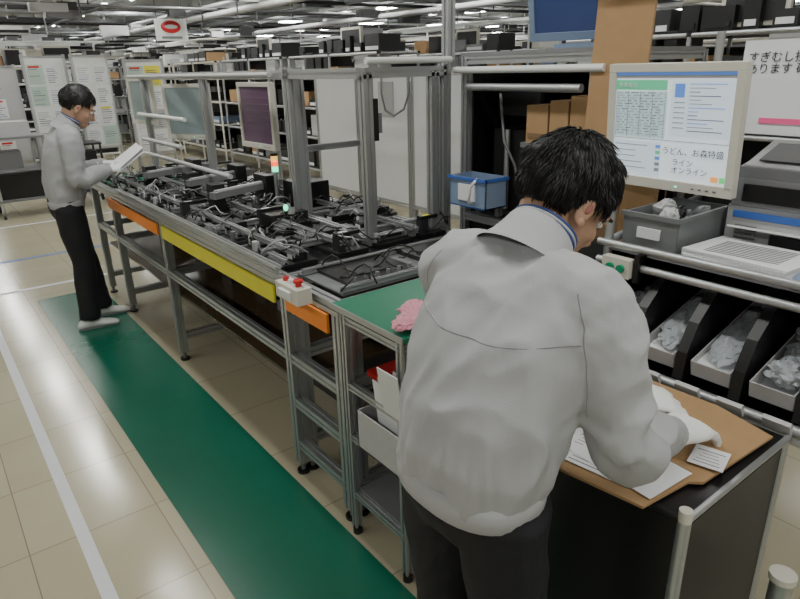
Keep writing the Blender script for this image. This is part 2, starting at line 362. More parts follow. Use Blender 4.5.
jg.cyl((1.58,3.2,1.177),(1.58,3.2,1.19),.021,BLACK,12)
jg.bb(1.06,1.5,4.6,5.1,.879,.90,GREENB)
jg.bb(1.06,1.88,1.72,2.04,.885,.892,ALUD); jg.bb(1.12,1.42,1.75,2.0,.892,.905,BLACK); jg.bb(1.5,1.86,1.76,2.0,.892,.91,BLACK)
for i in range(6): jg.cyl((1.15+i*.05,1.78,.905),(1.15+i*.05,1.78,.92),.007,ALU,8)
jg.bb(1.2,1.34,1.82,1.94,.905,.909,DGREY); jg.prof((1.06,2.0,.905),(1.88,2.0,.905),.02,ALU); jg.prof((1.06,1.73,.905),(1.88,1.73,.905),.02,ALU)
for q in range(10): cable(1.1+random.random()*.7,1.75+random.random()*.25,.91)
jg.obj(parent=line)
# ------------------------------------------------------------------ overhead frame
fr=B('overhead_frame')
XR=1.95
for (x,y,z1) in ((1.5,2.8,1.63),(1.52,2.2,1.6),(XR,2.2,1.63),(XR-.07,2.2,1.6),(XR,2.8,1.6),(1.5,3.9,1.6),(1.5,5.1,1.6),(XR,3.9,1.6),(XR,5.1,1.6)):
    fr.prof((x,y,.885),(x,y,z1),.042,ALU)
fr.prof((1.542,2.8,.885),(1.542,2.8,1.63),.042,ALU)
for x in (1.5,XR): fr.prof((x,2.2,1.60),(x,5.15,1.60),.042,ALU)
for y in (2.2,2.8,3.9,5.1): fr.prof((1.5,y,1.6),(XR,y,1.6),.042,ALU); fr.prof((1.52,y,.905),(XR,y,.905),.04,ALU)
fr.prof((1.52,2.2,.905),(1.52,2.8,.905),.04,ALU); fr.cyl((1.5,2.16,1.645),(XR,2.16,1.645),.014,WHITE,10)
fr.cyl((1.42,2.85,1.60),(1.42,5.2,1.60),.012,LGREY,12)
fr.cyl((1.40,3.4,1.06),(1.40,5.0,1.06),.014,LGREY,12); fr.cyl((1.46,4.2,1.33),(1.46,5.2,1.33),.014,WHITE,12); fr.cyl((1.35,4.0,1.18),(1.35,4.8,1.18),.014,LGREY,12)
fr.prof((1.5,2.8,1.25),(XR,2.8,1.25),.03,ALU)
fr.bb(1.545,1.575,2.19,2.23,1.33,1.50,BLACK); fr.bb(1.575,1.60,2.2,2.23,1.36,1.44,MGREY)
fr.tube([(1.56,2.22,1.33),(1.57,2.23,1.2),(1.55,2.24,1.0),(1.6,2.3,.9)],.004,BLACK,6)
fr.prof((2.0,2.23,1.6),(2.0,2.23,3.08),.042,ALU)
fr.obj(parent=line)
def monitor(name,c,w,h,face,yaw=0,tilt=0,depth=.05,body=IVORY):
    b=B(name); R=RZ(yaw)@RY(tilt); c=V(c)
    def bx(o,d,m): b.box(c+R@V(o),d,m,R)
    t=.024
    bx((0,0,h/2-t/2),(depth*.6,w,t),body); bx((0,0,-h/2+t*.65),(depth*.6,w,t*1.3),body)
    bx((0,w/2-t/2,0),(depth*.6,t,h-2*t),body); bx((0,-w/2+t/2,0),(depth*.6,t,h-2*t),body)
    bx((.006,0,0),(depth*.5,w-2*t+.004,h-2*t),face)
    bx((depth*.5,0,0),(depth*.7,w*.75,h*.75),body); bx((depth,0,0),(.02,.1,.1),BLACK)
    for k in range(4): bx((-depth*.31,-w/2+.05+k*.022,-h/2+.015),(.003,.01,.005),MGREY)
    bx((-depth*.31,-w/2+.17,-h/2+.015),(.003,.008,.004),GLED)
    o=b.obj(bevel=.003); return o,c,R
scrG=mat('screen_grey_green',(.16,.20,.20),.2,0,.3,6,emit=.35); scrP=mat('screen_purple',(.08,.045,.075),.15,0,.15,6,emit=.35)
SL=mat('screen_line',(.14,.12,.18),.4,emit=.2)
o,c,R=monitor('line_monitor',(1.55,4.36,1.37),.42,.36,scrG,yaw=24)
a=B('monitor_arm'); a.cyl((1.60,4.38,1.4),(1.64,4.38,1.58),.015,BLACK,8); a.obj(parent=o)
o,c,R=monitor('line_monitor',(1.60,3.40,1.38),.40,.36,scrP,yaw=2)
a=B('monitor_arm'); a.cyl((1.64,3.40,1.4),(1.67,3.40,1.58),.015,BLACK,8)
for k in range(5): a.box(c+R@V((-.0105,-.02,.10-k*.035)),(.002,.26,.0012),SL,R)
a.obj(parent=o)
o,c,R=monitor('line_monitor',(1.50,5.2,1.42),.36,.34,scrG,yaw=10)
# ------------------------------------------------------------------ centre cell
ce=B('work_cell')
CX=2.03
for y in (1.46,2.14): 
    for x in (CX,2.75): ce.prof((x,y,0),(x,y,1.66),.036,ALU)
for z in (.4,.95,1.64):
    for x in (CX,2.75): ce.prof((x,1.46,z),(x,2.14,z),.035,ALU)
    for y in (1.46,2.14): ce.prof((CX,y,z),(2.75,y,z),.035,ALU)
ce.bb(CX+.02,2.74,1.48,2.12,.965,.985,DGREY); ce.bb(2.70,2.74,1.48,2.12,.5,1.6,BLACKP); ce.bb(CX+.02,2.74,2.115,2.125,.5,1.6,BLACKP)
ce.bb(CX-.02,2.74,1.44,2.16,1.655,1.67,MGREY)
ce.cyl((CX-.04,1.4,1.60),(CX-.04,2.18,1.60),.014,WHITE,12); ce.cyl((CX-.03,1.5,1.53),(CX-.03,2.1,1.53),.016,ALU,14)
ce.bb(2.25,2.6,1.5,1.85,1.2,1.215,BLACK)
ce.bb(2.12,2.4,1.86,2.05,.985,1.35,BLACK); ce.bb(CX+.01,CX+.02,1.8,2.12,.5,.95,BLACKP); ce.bb(CX+.01,CX+.02,1.48,1.8,.5,.95,BLACKP)
for a,bq,cc in ((1.50,1.58,.19),(1.59,1.68,.17),(1.69,1.80,.15)): ce.bb(2.05,2.4,a,bq,1.31,1.31+cc,CARD); ce.bb(2.045,2.05,a+.01,bq-.01,1.33,1.35,CARDD)
ce.bb(2.05,2.4,1.5,1.6,1.0,1.2,CARD); ce.bb(2.05,2.4,1.62,1.74,1.0,1.16,MGREY)
ce.bb(2.04,2.5,1.5,1.82,1.29,1.31,ALUD)
ce.bb(2.2,2.22,1.86,2.1,1.40,1.52,DGREY); ce.cyl((2.1,1.95,1.0),(2.1,1.95,1.35),.012,ALU,8); ce.tube([(2.1,2.0,1.5),(2.08,1.95,1.3),(2.1,1.9,1.2),(2.12,1.88,1.05)],.006,MGREY)
ce.obj()
bn=B('blue_parts_bin')
x0,x1,y0,y1,z0,z1=1.86,1.99,1.84,2.06,1.04,1.17
bn.bb(x0,x1,y0,y1,z0,z0+.006,BLUE)
for a in ((x0,x0+.006,y0,y1),(x1-.006,x1,y0,y1),(x0,x1,y0,y0+.006),(x0,x1,y1-.006,y1)): bn.bb(*a,z0,z1,BLUEG)
bn.bb(x0-.008,x1+.004,y0-.008,y0+.004,z1-.012,z1,BLUE); bn.bb(x0-.01,x0,y0-.008,y1+.008,z1-.012,z1,BLUE)
bn.bb(x0-.008,x0,y0+.06,y1-.06,z0+.03,z0+.1,PAPER); bn.tube([(x0,y0+.05,z1),(x0-.03,y0+.06,z1-.03),(x0-.03,y0+.07,z1-.1),(x0,y0+.07,z0+.02)],.006,WHITE)
for y in (y0+.05,y1-.05): bn.bb(x1-.01,2.01,y-.01,y+.01,z0-.05,z0+.02,ALUD)
bn.obj()
o,c,R=monitor('tilted_monitor',(2.15,1.62,1.91),.48,.42,mat('screen_blue',(.03,.05,.14),.15,emit=.3),yaw=15,tilt=-12,body=BLUEG)
a=B('monitor_stand'); a.bb(2.12,2.32,1.5,1.74,1.67,1.69,BLUEG); a.cyl((2.24,1.62,1.69),(2.2,1.62,1.85),.025,IVORY,12); a.obj(parent=o)
# ------------------------------------------------------------------ right work station shelf
ws=B('parts_shelf_station')
for (x,y) in ((1.6,1.06),(2.1,1.06),(1.6,.1),(2.1,.1)): ws.cyl((x,y,.0),(x,y,1.34 if x<2 else 1.7),.013,ALU,10)
for x,z in ((1.58,1.115),(1.58,1.06),(2.1,1.12)): ws.cyl((x,.08,z),(x,1.08,z),.011,ALU,12)
ws.bb(1.6,2.1,.1,1.06,1.09,1.10,MGREY)
for y in (.1,1.06):
    for z in (.75,1.115): ws.cyl((1.6,y,z),(2.1,y,z+.06),.012,ALU,10)
ws.cyl((1.48,.05,.80),(1.48,1.08,.80),.014,ALU,12); ws.cyl((1.50,.05,.765),(1.50,1.08,.765),.012,WHITE,12); ws.cyl((2.1,.05,.96),(2.1,1.08,.96),.014,ALU,12)
sl=math.degrees(math.atan2(.16,.6))
ws.box((1.79,.58,.865),(.62,.96,.012),BLACKP,RY(-sl))
for y in (.08,1.08): ws.cyl((1.48,y,.80),(2.1,y,.96),.012,ALU,10); ws.cyl((1.48,y,.0),(1.48,y,.8),.013,ALU,10)
ws.bb(2.06,2.07,.1,1.06,.9,1.09,BLACKP); ws.bb(1.62,2.1,1.07,1.08,.85,1.09,BLACKP)
for y in (.14,.29,.44,.59,.74,.89,1.03):
    pts=[(1.49,.815),(1.50,.890),(1.54,.965),(1.62,1.035),(1.76,1.078),(2.05,1.085),(2.05,.95)]
    n=len(pts); vs=[V((p[0],y+s,p[1])) for s in(-.014,.014) for p in pts]
    ws.add(vs,[(i,(i+1)%n,n+(i+1)%n,n+i) for i in range(n)]+[tuple(range(n))[::-1],tuple(range(n,2*n))],BLACK)
for y in (.36,.47,.58,.69,.80,.91): 
    ws.box((1.458,y,.812),(.012,.062,.036),LGREY,RY(-30)); ws.box((1.452,y,.814),(.003,.05,.022),PAPER,RY(-30))
ws.bb(1.545,1.575,.95,1.04,1.03,1.085,IVORY)
GBT=mat('green_button',(.0,.25,.12),.4)
for y in (.975,1.01): ws.cyl((1.545,y,1.058),(1.535,y,1.058),.012,GBT,12)
ws.bb(1.56,1.60,.93,.945,1.02,1.1,BLACK)
ws.bb(2.12,2.14,.1,1.12,.9,1.28,DGREY)
ws.obj()
tr=B('parts_trays'); random.seed(4)
def tray(b,x0,x1,y0,y1,z0,h,m,R,piv,t=.004):
    cx,cy=(x0+x1)/2,(y0+y1)/2
    def bx(c,d): b.box(piv+R@(V(c)-piv),d,m,R)
    bx((cx,cy,z0),(x1-x0,y1-y0,t))
    bx((x0,cy,z0+h/2),(t,y1-y0,h)); bx((x1,cy,z0+h/2),(t,y1-y0,h)); bx((cx,y0,z0+h/2),(x1-x0,t,h)); bx((cx,y1,z0+h/2),(x1-x0,t,h))
piv=V((1.5,.5,.82)); Rr=RY(-sl)
for i,y in enumerate((.16,.31,.46,.61,.76,.911)):
    tray(tr,1.51,1.95,y,y+.10,.832,.045,[BINC,BINC,LGREY,LGREY,LGREY,BINC][i],Rr,piv,.003)
    def loc(dx,dz): return piv+Rr@(V((1.51+dx,y+.05,.832+dz))-piv)
    if i in (5,2):
        for k in range(6): tr.ell(loc(.07+k*.06,.032+random.random()*.016),(.05,.040,.028),CLEAR,RZ(random.uniform(0,180))@RX(random.uniform(-40,40)),22,14,.45)
    else:
        for k in range(4): tr.box(loc(.2,.008+k*.006),(.36,.085,.003),PAPER if k%2 else LGREY,RZ(random.uniform(-3,3))@Rr)
        tr.ell(loc(.12,.046),(.10,.040,.016),CLEAR,RZ(8)@Rr,26,14,.4); tr.ell(loc(.27,.046),(.08,.038,.018),CLEAR,RZ(-12)@Rr,26,14,.4)
tr.obj()
gbn=B('grey_parts_bin')
tray(gbn,1.64,1.92,.87,1.04,1.103,.10,BINC,Matrix.Identity(3),V((0,0,0)),.005)
gbn.bb(1.632,1.645,.86,1.05,1.192,1.205,BINC); gbn.bb(1.64,1.92,.862,.872,1.195,1.205,BINC); gbn.bb(1.630,1.638,.92,.99,1.135,1.165,PAPER)
for k in range(16): gbn.ell((1.68+(k%6)*.042,.955+random.uniform(-.04,.04),1.14+random.random()*.06),(.035,.02,.03),random.choice([CLEAR,CLEAR,LGREY,BLACK]),RZ(k*40)@RX(k*25),12,8,.35)
gbn.obj()
dc=B('document_stack')
for k in range(6): dc.box((1.72,.70,1.105+k*.005),(.20,.28,.004),PAPER,RZ(random.uniform(-6,6)))
for k in range(9): dc.box((1.65+k*.016,.70,1.1335),(.003,.19,.001),MGREY,RZ(2))
dc.box((1.70,.50,1.112),(.2,.12,.02),BLUEG,RZ(5)); dc.obj()
lp=B('label_printer'); lp.bb(1.87,2.085,.56,.85,1.103,1.22,LGREY); lp.bb(1.86,2.085,.57,.84,1.22,1.30,MGREY); lp.bb(1.855,1.86,.60,.81,1.235,1.285,BLACKP)
lp.bb(1.863,1.87,.58,.83,1.185,1.205,BLUE); lp.box((1.835,.70,1.165),(.09,.22,.005),WHITE,RY(12)); lp.bb(1.86,1.87,.6,.72,1.12,1.15,DGREY)
for k in range(5): lp.bb(1.862,1.87,.76,.82,1.115+k*.011,1.12+k*.011,MGREY)
lp.box((1.96,.70,1.325),(.2,.26,.05),MGREY,RY(-10)); lp.box((1.95,.70,1.36),(.18,.24,.01),LGREY,RY(-18)); lp.box((1.935,.70,1.368),(.12,.18,.004),DGREY,RY(-18)); lp.obj(bevel=.005)
# main monitor
SW=mat('screen_window',(.54,.60,.64),.3,0,.01,emit=.95); SGH=mat('screen_header',(.10,.45,.25),.3,emit=.6); SB=mat('screen_blue_block',(.10,.22,.6),.3,emit=.6); SP=mat('screen_pane',(.48,.55,.62),.3,emit=.85); SPG=mat('screen_pane_green',(.42,.54,.55),.3,emit=.75); ST=mat('screen_text',(.06,.07,.12),.5,emit=.1); STG=mat('screen_text_grey',(.24,.30,.36),.5,emit=.2)
o,c,R=monitor('workstation_monitor',(1.80,1.022,1.43),.425,.365,SW,yaw=-2,tilt=-4)
s=B('screen_content'); random.seed(9)
WW,HH=.377,.317
def sx(u0,u1,v0,v1,m,lift=0):
    s.box(c+R@V((-.0075-lift,WW/2-(u0+u1)/2*WW,HH/2-(v0+v1)/2*HH)),(.0012,(u1-u0)*WW,(v1-v0)*HH),m,R)
sx(0,1,.0,.03,SB); sx(.0,1,.03,.055,LGREY); sx(.0,.46,.07,.16,SGH); sx(.01,.47,.17,.60,SPG)
for k in range(16):
    v=.182+k*.0255; u=.02
    while u<.42:
        w_=random.uniform(.02,.08); sx(u,min(u+w_,.45),v,v+.006,random.choice([ST,STG,STG]),.001); u+=w_+.02
    sx(.01,.47,v+.015,v+.0165,STG,.001)
for k in range(5): sx(.01+k*.11,.013+k*.11,.17,.6,STG,.001)
sx(.5,.985,.07,.56,SP); sx(.53,.61,.1,.22,SB,.001)
for k in range(13): sx(.65,random.uniform(.72,.96),.1+k*.034,.106+k*.034,random.choice([ST,STG,SB]),.001)
for k in range(6): sx(.53,.62,.26+k*.045,.268+k*.045,STG,.001)
sx(0,1,.61,.613,ST); sx(.01,.45,.63,.97,SP)
sx(.88,.94,.9,.95,mat('screen_orange',(.9,.4,.1),.4,emit=.6),.001); sx(.95,.99,.9,.95,mat('screen_green',(.1,.7,.2),.4,emit=.6),.001)
for k in range(5): sx(.02,random.uniform(.2,.4),.67+k*.055,.677+k*.055,STG,.001)
for k in range(5): sx(.40,.44,.66+k*.055,.69+k*.055,[SB,SGH,SB,STG,STG][k],.001)
so=s.obj(parent=o)
def mtx(u,v): 
    p=c+R@V((-.010,WW/2-u*WW,HH/2-v*HH)); m=Matrix(((0,0,-1),(-1,0,0),(0,1,0))); return Matrix.Translation(p)@(R@m).to_4x4()
text('うどん、お森特盛',.024,mtx(.46,.73),ST,o); text('ライン\nオンライン',.023,mtx(.55,.83),ST,o)
text('作業指示',.016,mtx(.03,.135),PAPER,o)
a=B('monitor_arm'); a.cyl((1.86,1.015,1.43),(2.085,1.015,1.43),.02,BLACK,10); a.obj(parent=o)
ns=B('notice_sheet'); ns.box((1.93,.745,1.54),(.004,.31,.25),PAPER); ns.bb(1.925,1.928,.62,.83,1.445,1.46,PINK); ns.bb(1.932,2.08,.7,.72,1.6,1.62,ALUD); on=ns.obj()
text('すぎむし捜索お久が\nあります 確認',.030,MT((1.926,.885,1.61)),INK,on)
cb=B('cardboard_box'); cb.box((2.0,1.35,1.63),(.01,.22,.54),CARD,RY(3)); cb.box((1.97,1.35,1.90),(.09,.22,.008),CARD,RY(-35)); cb.bb(1.93,1.99,1.12,1.2,1.0,1.33,CARD); cb.bb(1.95,2.0,1.12,1.43,1.0,1.36,CARDD); cb.bb(1.9,2.0,1.12,1.43,.0,1.0,DGREY); cb.box((1.91,1.17,1.12),(.008,.11,.26),CARD,RZ(20)); cb.obj()
# ------------------------------------------------------------------ desk
dk=B('packing_desk')
DX0,DX1,DY0,DY1=.99,1.44,.425,1.12
dk.bb(DX0+.02,DX1,DY0+.02,DY1-.02,.775,.80,BLACKP)
for (x,y) in ((DX0+.02,DY0+.02),(DX1,DY0+.02),(DX0+.02,DY1-.02),(DX1,DY1-.02)): dk.cyl((x,y,0),(x,y,.79),.013,ALU,12)
dk.cyl((DX0+.02,DY0+.02,.79),(DX1+.02,DY0+.02,.79),.010,ALU,12); dk.cyl((DX0+.02,DY0+.02,.79),(DX0+.02,DY1,.79),.010,BLACK,12)
dk.cyl((DX0+.02,DY0+.02,.79),(DX0+.02,DY0+.02,.815),.013,IVORY,14)
dk.bb(DX0+.02,DX0+.03,DY0+.03,DY1-.03,.04,.775,BLACK); dk.bb(DX0+.03,DX1,DY0+.015,DY0+.025,.04,.775,BLACK)
dk.obj()
st=B('round_post_stand'); st.cyl((1.26,.335,0),(1.26,.335,.575),.022,ALU,16); st.cyl((1.26,.335,.575),(1.26,.335,.59),.027,IVORY,16); st.cyl((1.26,.335,0),(1.26,.335,.02),.07,DGREY,20); st.obj()
cs=B('cardboard_sheet'); cs.poly([(.935,.68,.806),(.96,.505,.806),(1.10,.49,.806),(1.12,.47,.806),(1.40,.455,.806),(1.44,.6,.806),(1.43,1.05,.806),(.98,1.08,.806)],.006,CARD); cs.poly([(1.13,.5,.8125),(1.132,1.0,.8125),(1.136,1.0,.8125),(1.134,.5,.8125)],.0006,CARDD)
cs.obj()
pp=B('instruction_papers')
for (x,y,r,k) in ((1.04,.66,8,0),(1.06,.60,-4,1),(1.20,.50,14,2),(1.2,.8,20,1)):
    w,h=(.14,.20) if k<2 else (.08,.07)
    pp.box((x,y,.8155+k*.002),(w,h,.0015),PAPER,RZ(r))
    for q in range(9 if k<2 else 5): pp.box(V((x,y,.8167+k*.002))+RZ(r)@V((-w/2+.012+q*.0125,0,0)),(.0016,h*random.uniform(.4,.8),.0006),INK if q%4==0 else MGREY,RZ(r))
pp.obj()

# ------------------------------------------------------------------ people
def remesh(b,voxel,m,name,parent,smooth=4,fold=0,fseed=0,hem=None,arms=None):
    o=b.obj(); md=o.modifiers.new('r','REMESH'); md.mode='VOXEL'; md.voxel_size=voxel; md.use_smooth_shade=True
    s=o.modifiers.new('s','SMOOTH'); s.iterations=smooth; s.factor=.5
    dg=bpy.context.evaluated_depsgraph_get(); dg.update(); me=bpy.data.meshes.new_from_object(o.evaluated_get(dg))
    bpy.data.objects.remove(o); me.name=name; me.materials.clear(); me.materials.append(m)
    if fold:
        ns=[v.normal.copy() for v in me.vertices]
        for v,nn in zip(me.vertices,ns):
            p=v.co; q=V((p.x*7+fseed,p.y*7+p.z*1.5,p.z*2.6))
            r=1-abs(noise.noise(q))*2; d=noise.noise(V((p.x*5,p.y*5-fseed,p.z*4.5)))
            q2=V((p.x*13+fseed,p.y*13+p.z*7,p.z*6)); r2=1-abs(noise.noise(q2))*2.2
            f=fold*(.9*(r-.5)+.8*d+.70*(r2-.5))
            if hem is not None:
                k=math.exp(-((p.z-hem-.06)/.06)**2); an=math.atan2(p.y,p.x-.0); f+=k*.007*noise.noise(V((math.cos(an)*8,math.sin(an)*8,p.z*3+fseed)))
            if arms:
                for e in arms:
                    dd=(p-V(e)).length
                    if dd<.17:
                        k=1-dd/.17; w=noise.noise(p*9+V((fseed,0,0)))*2; f+=k*.007*math.sin(dd*85+w*2.5)
            v.co+=nn*f
    for p in me.polygons: p.use_smooth=True
    o=bpy.data.objects.new(name,me); SC.collection.objects.link(o); o.parent=parent; return o
def chain(b,pts,rs,m,seg=16,sub=4):
    pts=[V(p) for p in pts]; P=[];Rr=[]
    n=len(pts)
    for i in range(n-1):
        p0=pts[max(i-1,0)];p1=pts[i];p2=pts[i+1];p3=pts[min(i+2,n-1)]
        for k in range(sub):
            t=k/sub; P.append(.5*((2*p1)+(p2-p0)*t+(2*p0-5*p1+4*p2-p3)*t*t+(3*p1-p0-3*p2+p3)*t**3)*1.0); Rr.append(rs[i]*(1-t)+rs[i+1]*t)
    P.append(pts[-1]);Rr.append(rs[-1]); b.tube(P,Rr,m,seg)
def torso(b,rings,m,seg=32,e=2.4):
    out=[];cs=[V(r[0]) for r in rings]
    for i,(c_,a_,b_) in enumerate(rings):
        t=(cs[min(i+1,len(cs)-1)]-cs[max(i-1,0)]).normalized(); l=V((0,1,0)); u=l.cross(t).normalized(); rg=[]
        for k in range(seg):
            th=2*math.pi*k/seg; cc,ss=math.cos(th),math.sin(th)
            rg.append(cs[i]+u*(a_*math.copysign(abs(cc)**(2/e),cc))+l*(b_*math.copysign(abs(ss)**(2/e),ss)))
        out.append(rg)
    b.rings(out,m)
SKIN=mat('skin',(.46,.27,.18),.5,0,.08,30,.05,200); HAIR=mat('black_hair',(.008,.0075,.008),.5,0,.2,60)
JACK=mat('grey_jacket_cloth',(.40,.405,.425),.85,0,.03,14,.10,350); SEAM=mat('jacket_seam',(.28,.28,.295),.9); TROU=mat('black_trousers_cloth',(.006,.006,.009),.8,0,.2,20,.2,200)
GLOVE=mat('white_glove',(.82,.82,.82),.85,0,.03,30,.3,260); EYEW=mat('eye_white',(.7,.7,.68),.3); EYEB=mat('eye_dark',(.01,.008,.006),.2); LIP=mat('lips',(.35,.13,.11),.5); BLN=mat('lanyard_blue',(.03,.06,.22),.6); SHOE=mat('white_shoe',(.62,.62,.60),.5)
def hand(name,parent,wrist,fwd,palm,s,curl,m,scale=1.0,spread=.0,voxel=.0032):
    fwd=V(fwd).normalized(); up=-(V(palm)-fwd*V(palm).dot(fwd)).normalized(); side=up.cross(fwd)
    R=Matrix((fwd,side,up)).transposed(); w=V(wrist); b=B(name)
    def T(p): return w+R@(V(p)*scale)
    rg=[]
    for x,hw,ht in ((-.05,.034,.028),(-.02,.031,.024),(0,.031,.019),(.03,.040,.017),(.06,.044,.016),(.09,.043,.013)):
        rg.append([T((x,hw*math.cos(2*math.pi*k/16),ht*math.sin(2*math.pi*k/16))) for k in range(16)])
    b.rings(rg,m)
    for i,(yy,L) in enumerate(((.033,.070),(.0115,.080),(-.0115,.074),(-.032,.058))):
        yy*=s; p=V((.082,yy,0)); an=0; pts=[p.copy()]; az=(yy*s)*4*(.6+spread)*s
        for q,fr_ in enumerate((.48,.30,.24)):
            an+=math.radians(curl[i]*(.7 if q==0 else 1.0)); d=V((math.cos(an)*math.cos(az),math.sin(az),-math.sin(an))); p=p+d*L*fr_; pts.append(p.copy())
        b.tube([T(q) for q in pts],[.0098*scale,.0092*scale,.0082*scale,.0066*scale],m,10)
        b.ell(T(pts[-1]),(.0066*scale,)*3,m,None,8,6)
        for q in pts[1:-1]: b.ell(T(q),(.0093*scale,)*3,m,None,8,6)
    pts=[V((.02,s*.026,-.004)),V((.048,s*.052,-.014)),V((.074,s*.062,-.026)),V((.094,s*.060,-.036))]
    b.tube([T(q) for q in pts],[.014*scale,.0115*scale,.0102*scale,.008*scale],m,10); b.ell(T(pts[-1]),(.008*scale,)*3,m,None,8,6)
    return remesh(b,voxel,m,name,parent,2)
def person(name,M,J,seed,detail=1.0):
    root=bpy.data.objects.new(name,None); SC.collection.objects.link(root); root.empty_display_size=.2
    vx=.009 if detail==1 else .013; ws_=J.get('w',1.0); wd=J.get('d',1.0)
    b=B('trousers'); pv=V(J['pelvis'])
    torso(b,[(pv+V((0,0,.10)),.110*wd,.155*ws_),(pv+V((0,0,.02)),.120*wd,.165*ws_),(pv+V((-.005,0,-.06)),.118*wd,.168*ws_),(pv+V((0,0,-.12)),.09,.15)],TROU)
    for s,kn,an in ((-1,J['kneeR'],J['ankR']),(1,J['kneeL'],J['ankL'])):
        kn,an=V(kn),V(an); hp=pv+V((0,s*.085,-.05))
        chain(b,[hp,hp.lerp(kn,.5),kn,kn.lerp(an,.5),an+V((0,0,-.02))],[.096,.088,.072,.068,.066],TROU)
    remesh(b,vx,TROU,'trousers',root,4,.006,seed)
    for s,an,nm in ((-1,J['ankR'],'shoe_right'),(1,J['ankL'],'shoe_left')):
        an=V(an); b=B(nm); rg=[]
        for x,w,h in ((-.085,.022,.03),(-.07,.034,.055),(-.03,.037,.075),(.02,.036,.07),(.07,.043,.052),(.12,.046,.040),(.16,.036,.028),(.175,.018,.018)):
            rg.append([V((an.x+x,an.y+w*math.cos(t),max(0.006,.006+h*.5+h*.5*math.sin(t)*1.0))) for t in [2*math.pi*k/16 for k in range(16)]])
        b.rings(rg,SHOE); b.box((an.x+.045,an.y,.011),(.24,.07,.012),MGREY)
        b.obj(parent=root)
    b=B('jacket'); sp=[V(p) for p in J['spine']]
    torso(b,[(sp[0]+V((0,0,-.02)),.115*wd,.160*ws_),(sp[0],.119*wd,.164*ws_),(sp[0].lerp(sp[1],.3),.134*wd,.176*ws_),(sp[1],.138*wd,.183*ws_),(sp[1].lerp(sp[2],.5),.136*wd,.190*ws_),(sp[2],.134*wd,.198*ws_),(sp[2].lerp(sp[3],.6),.120*wd,.198*ws_),(sp[3],.096*wd,.168*ws_),(sp[4],.060,.080)],JACK)
    for s,k in ((-1,'R'),(1,'L')):
        sh,el,wr=V(J['sh'+k]),V(J['el'+k]),V(J['wr'+k]); cl=sp[3]+V((0,s*.065,-.0))
        d=(el-wr).normalized()
        chain(b,[cl,sh,sh.lerp(el,.5)+V((-.004,s*.004,0)),el,el.lerp(wr,.5),wr+d*.03],[.074*wd,.079*wd,.071*wd,.064*wd,.054,.044],JACK)
    jk=remesh(b,vx*.8,JACK,'jacket',root,5,.0105 if detail==1 else .008,seed+3,sp[0].z,[J['elR'],J['elL']])
    bv=BVHTree.FromPolygons([v.co for v in jk.data.vertices],[p.vertices for p in jk.data.polygons])
    def bseam(b,yz,r=.0014):
        Q=[]
        for i in range(len(yz)-1):
            for k in range(16):
                t=k/16; y=yz[i][0]*(1-t)+yz[i+1][0]*t; z=yz[i][1]*(1-t)+yz[i+1][1]*t
                h=bv.ray_cast(V((-1,y,z)),V((1,0,0)))
                if h[0] is not None: Q.append(h[0])
        for _ in range(3): Q=[Q[0]]+[(Q[i-1]+Q[i]*2+Q[i+1])/4 for i in range(1,len(Q)-1)]+[Q[-1]]
        b.tube([q+V((.0004,0,0)) for q in Q],r,SEAM,6)
    b=B('jacket_seams'); sz=sp[3].z; yz_=sz-.05
    bseam(b,[(-.185,yz_+.0),(-.08,yz_-.010),(0,yz_-.014),(.08,yz_-.010),(.165,yz_)])
    for s in (-1,1):
        shz=V(J['sh'+('R' if s<0 else 'L')]).z
        bseam(b,[(s*.155,shz+.06),(s*.182,shz+.01),(s*.195,shz-.05),(s*.198,shz-.11),(s*.195,shz-.16)])
    b.obj(parent=root)
    c0=sp[0]; b=B('jacket_hem')
    torso(b,[(c0+V((0,0,-.045)),.114*wd,.160*ws_),(c0+V((0,0,-.04)),.121*wd,.167*ws_),(c0+V((0,0,-.005)),.123*wd,.169*ws_),(c0+V((0,0,.010)),.116*wd,.161*ws_)],JACK,40)
    b.obj(parent=root)
    b=B('jacket_cuffs')
    for k in 'RL':
        el,wr=V(J['el'+k]),V(J['wr'+k]); d=(wr-el).normalized(); b.cyl(wr-d*.055,wr-d*.005,.044,JACK,20,.037)
    b.obj(parent=root)
    nk=sp[4]; hc=V(J['head']); ax=(hc-nk).normalized()
    b=B('collar')
    l=V((0,1,0)); u=l.cross(ax).normalized(); seg=36; rr=[]
    for h,r,w in ((-.045,.092,.108),(-.02,.078,.092),(.0,.072,.084),(.022,.068,.078),(.026,.064,.074),(.022,.060,.070),(-.01,.058,.068)):
        rr.append([nk+ax*(h*(1-.35*math.cos(2*math.pi*k/seg)))+u*(r*math.cos(2*math.pi*k/seg))+l*(w*math.sin(2*math.pi*k/seg)) for k in range(seg)])
    vs=[v for r in rr for v in r]; b.add(vs,[(i*seg+k,i*seg+(k+1)%seg,(i+1)*seg+(k+1)%seg,(i+1)*seg+k) for i in range(len(rr)-1) for k in range(seg)],JACK,True)
    b.obj(parent=root)
    b=B('lanyard'); 
    for dh,mm_ in ((.030,BLN),(.036,LGREY),(.042,BLN)):
        pts=[]
        for k in range(31):
            t=math.pi*(.2+1.6*k/30); pts.append(nk+ax*dh+u*(.0615*math.cos(t))+l*(.0715*math.sin(t)))
        b.tube(pts,.0036,mm_,8)
    b.obj(parent=root)
    hr=RZ(J.get('hyaw',0))@RY(J['hpitch']); 
    def T(p): return hc+hr@V(p)
    b=B('head')
    b.ell(T((-.012,0,.032)),(.094,.076,.088),SKIN,hr,24,16); b.ell(T((.03,0,-.03)),(.066,.062,.088),SKIN,hr,24,16); b.ell(T((.052,0,-.085)),(.042,.040,.032),SKIN,hr)
    b.tube([T((.088,0,.012)),T((.100,0,-.008)),T((.112,0,-.03)),T((.098,0,-.042))],[.008,.010,.014,.012],SKIN,10)
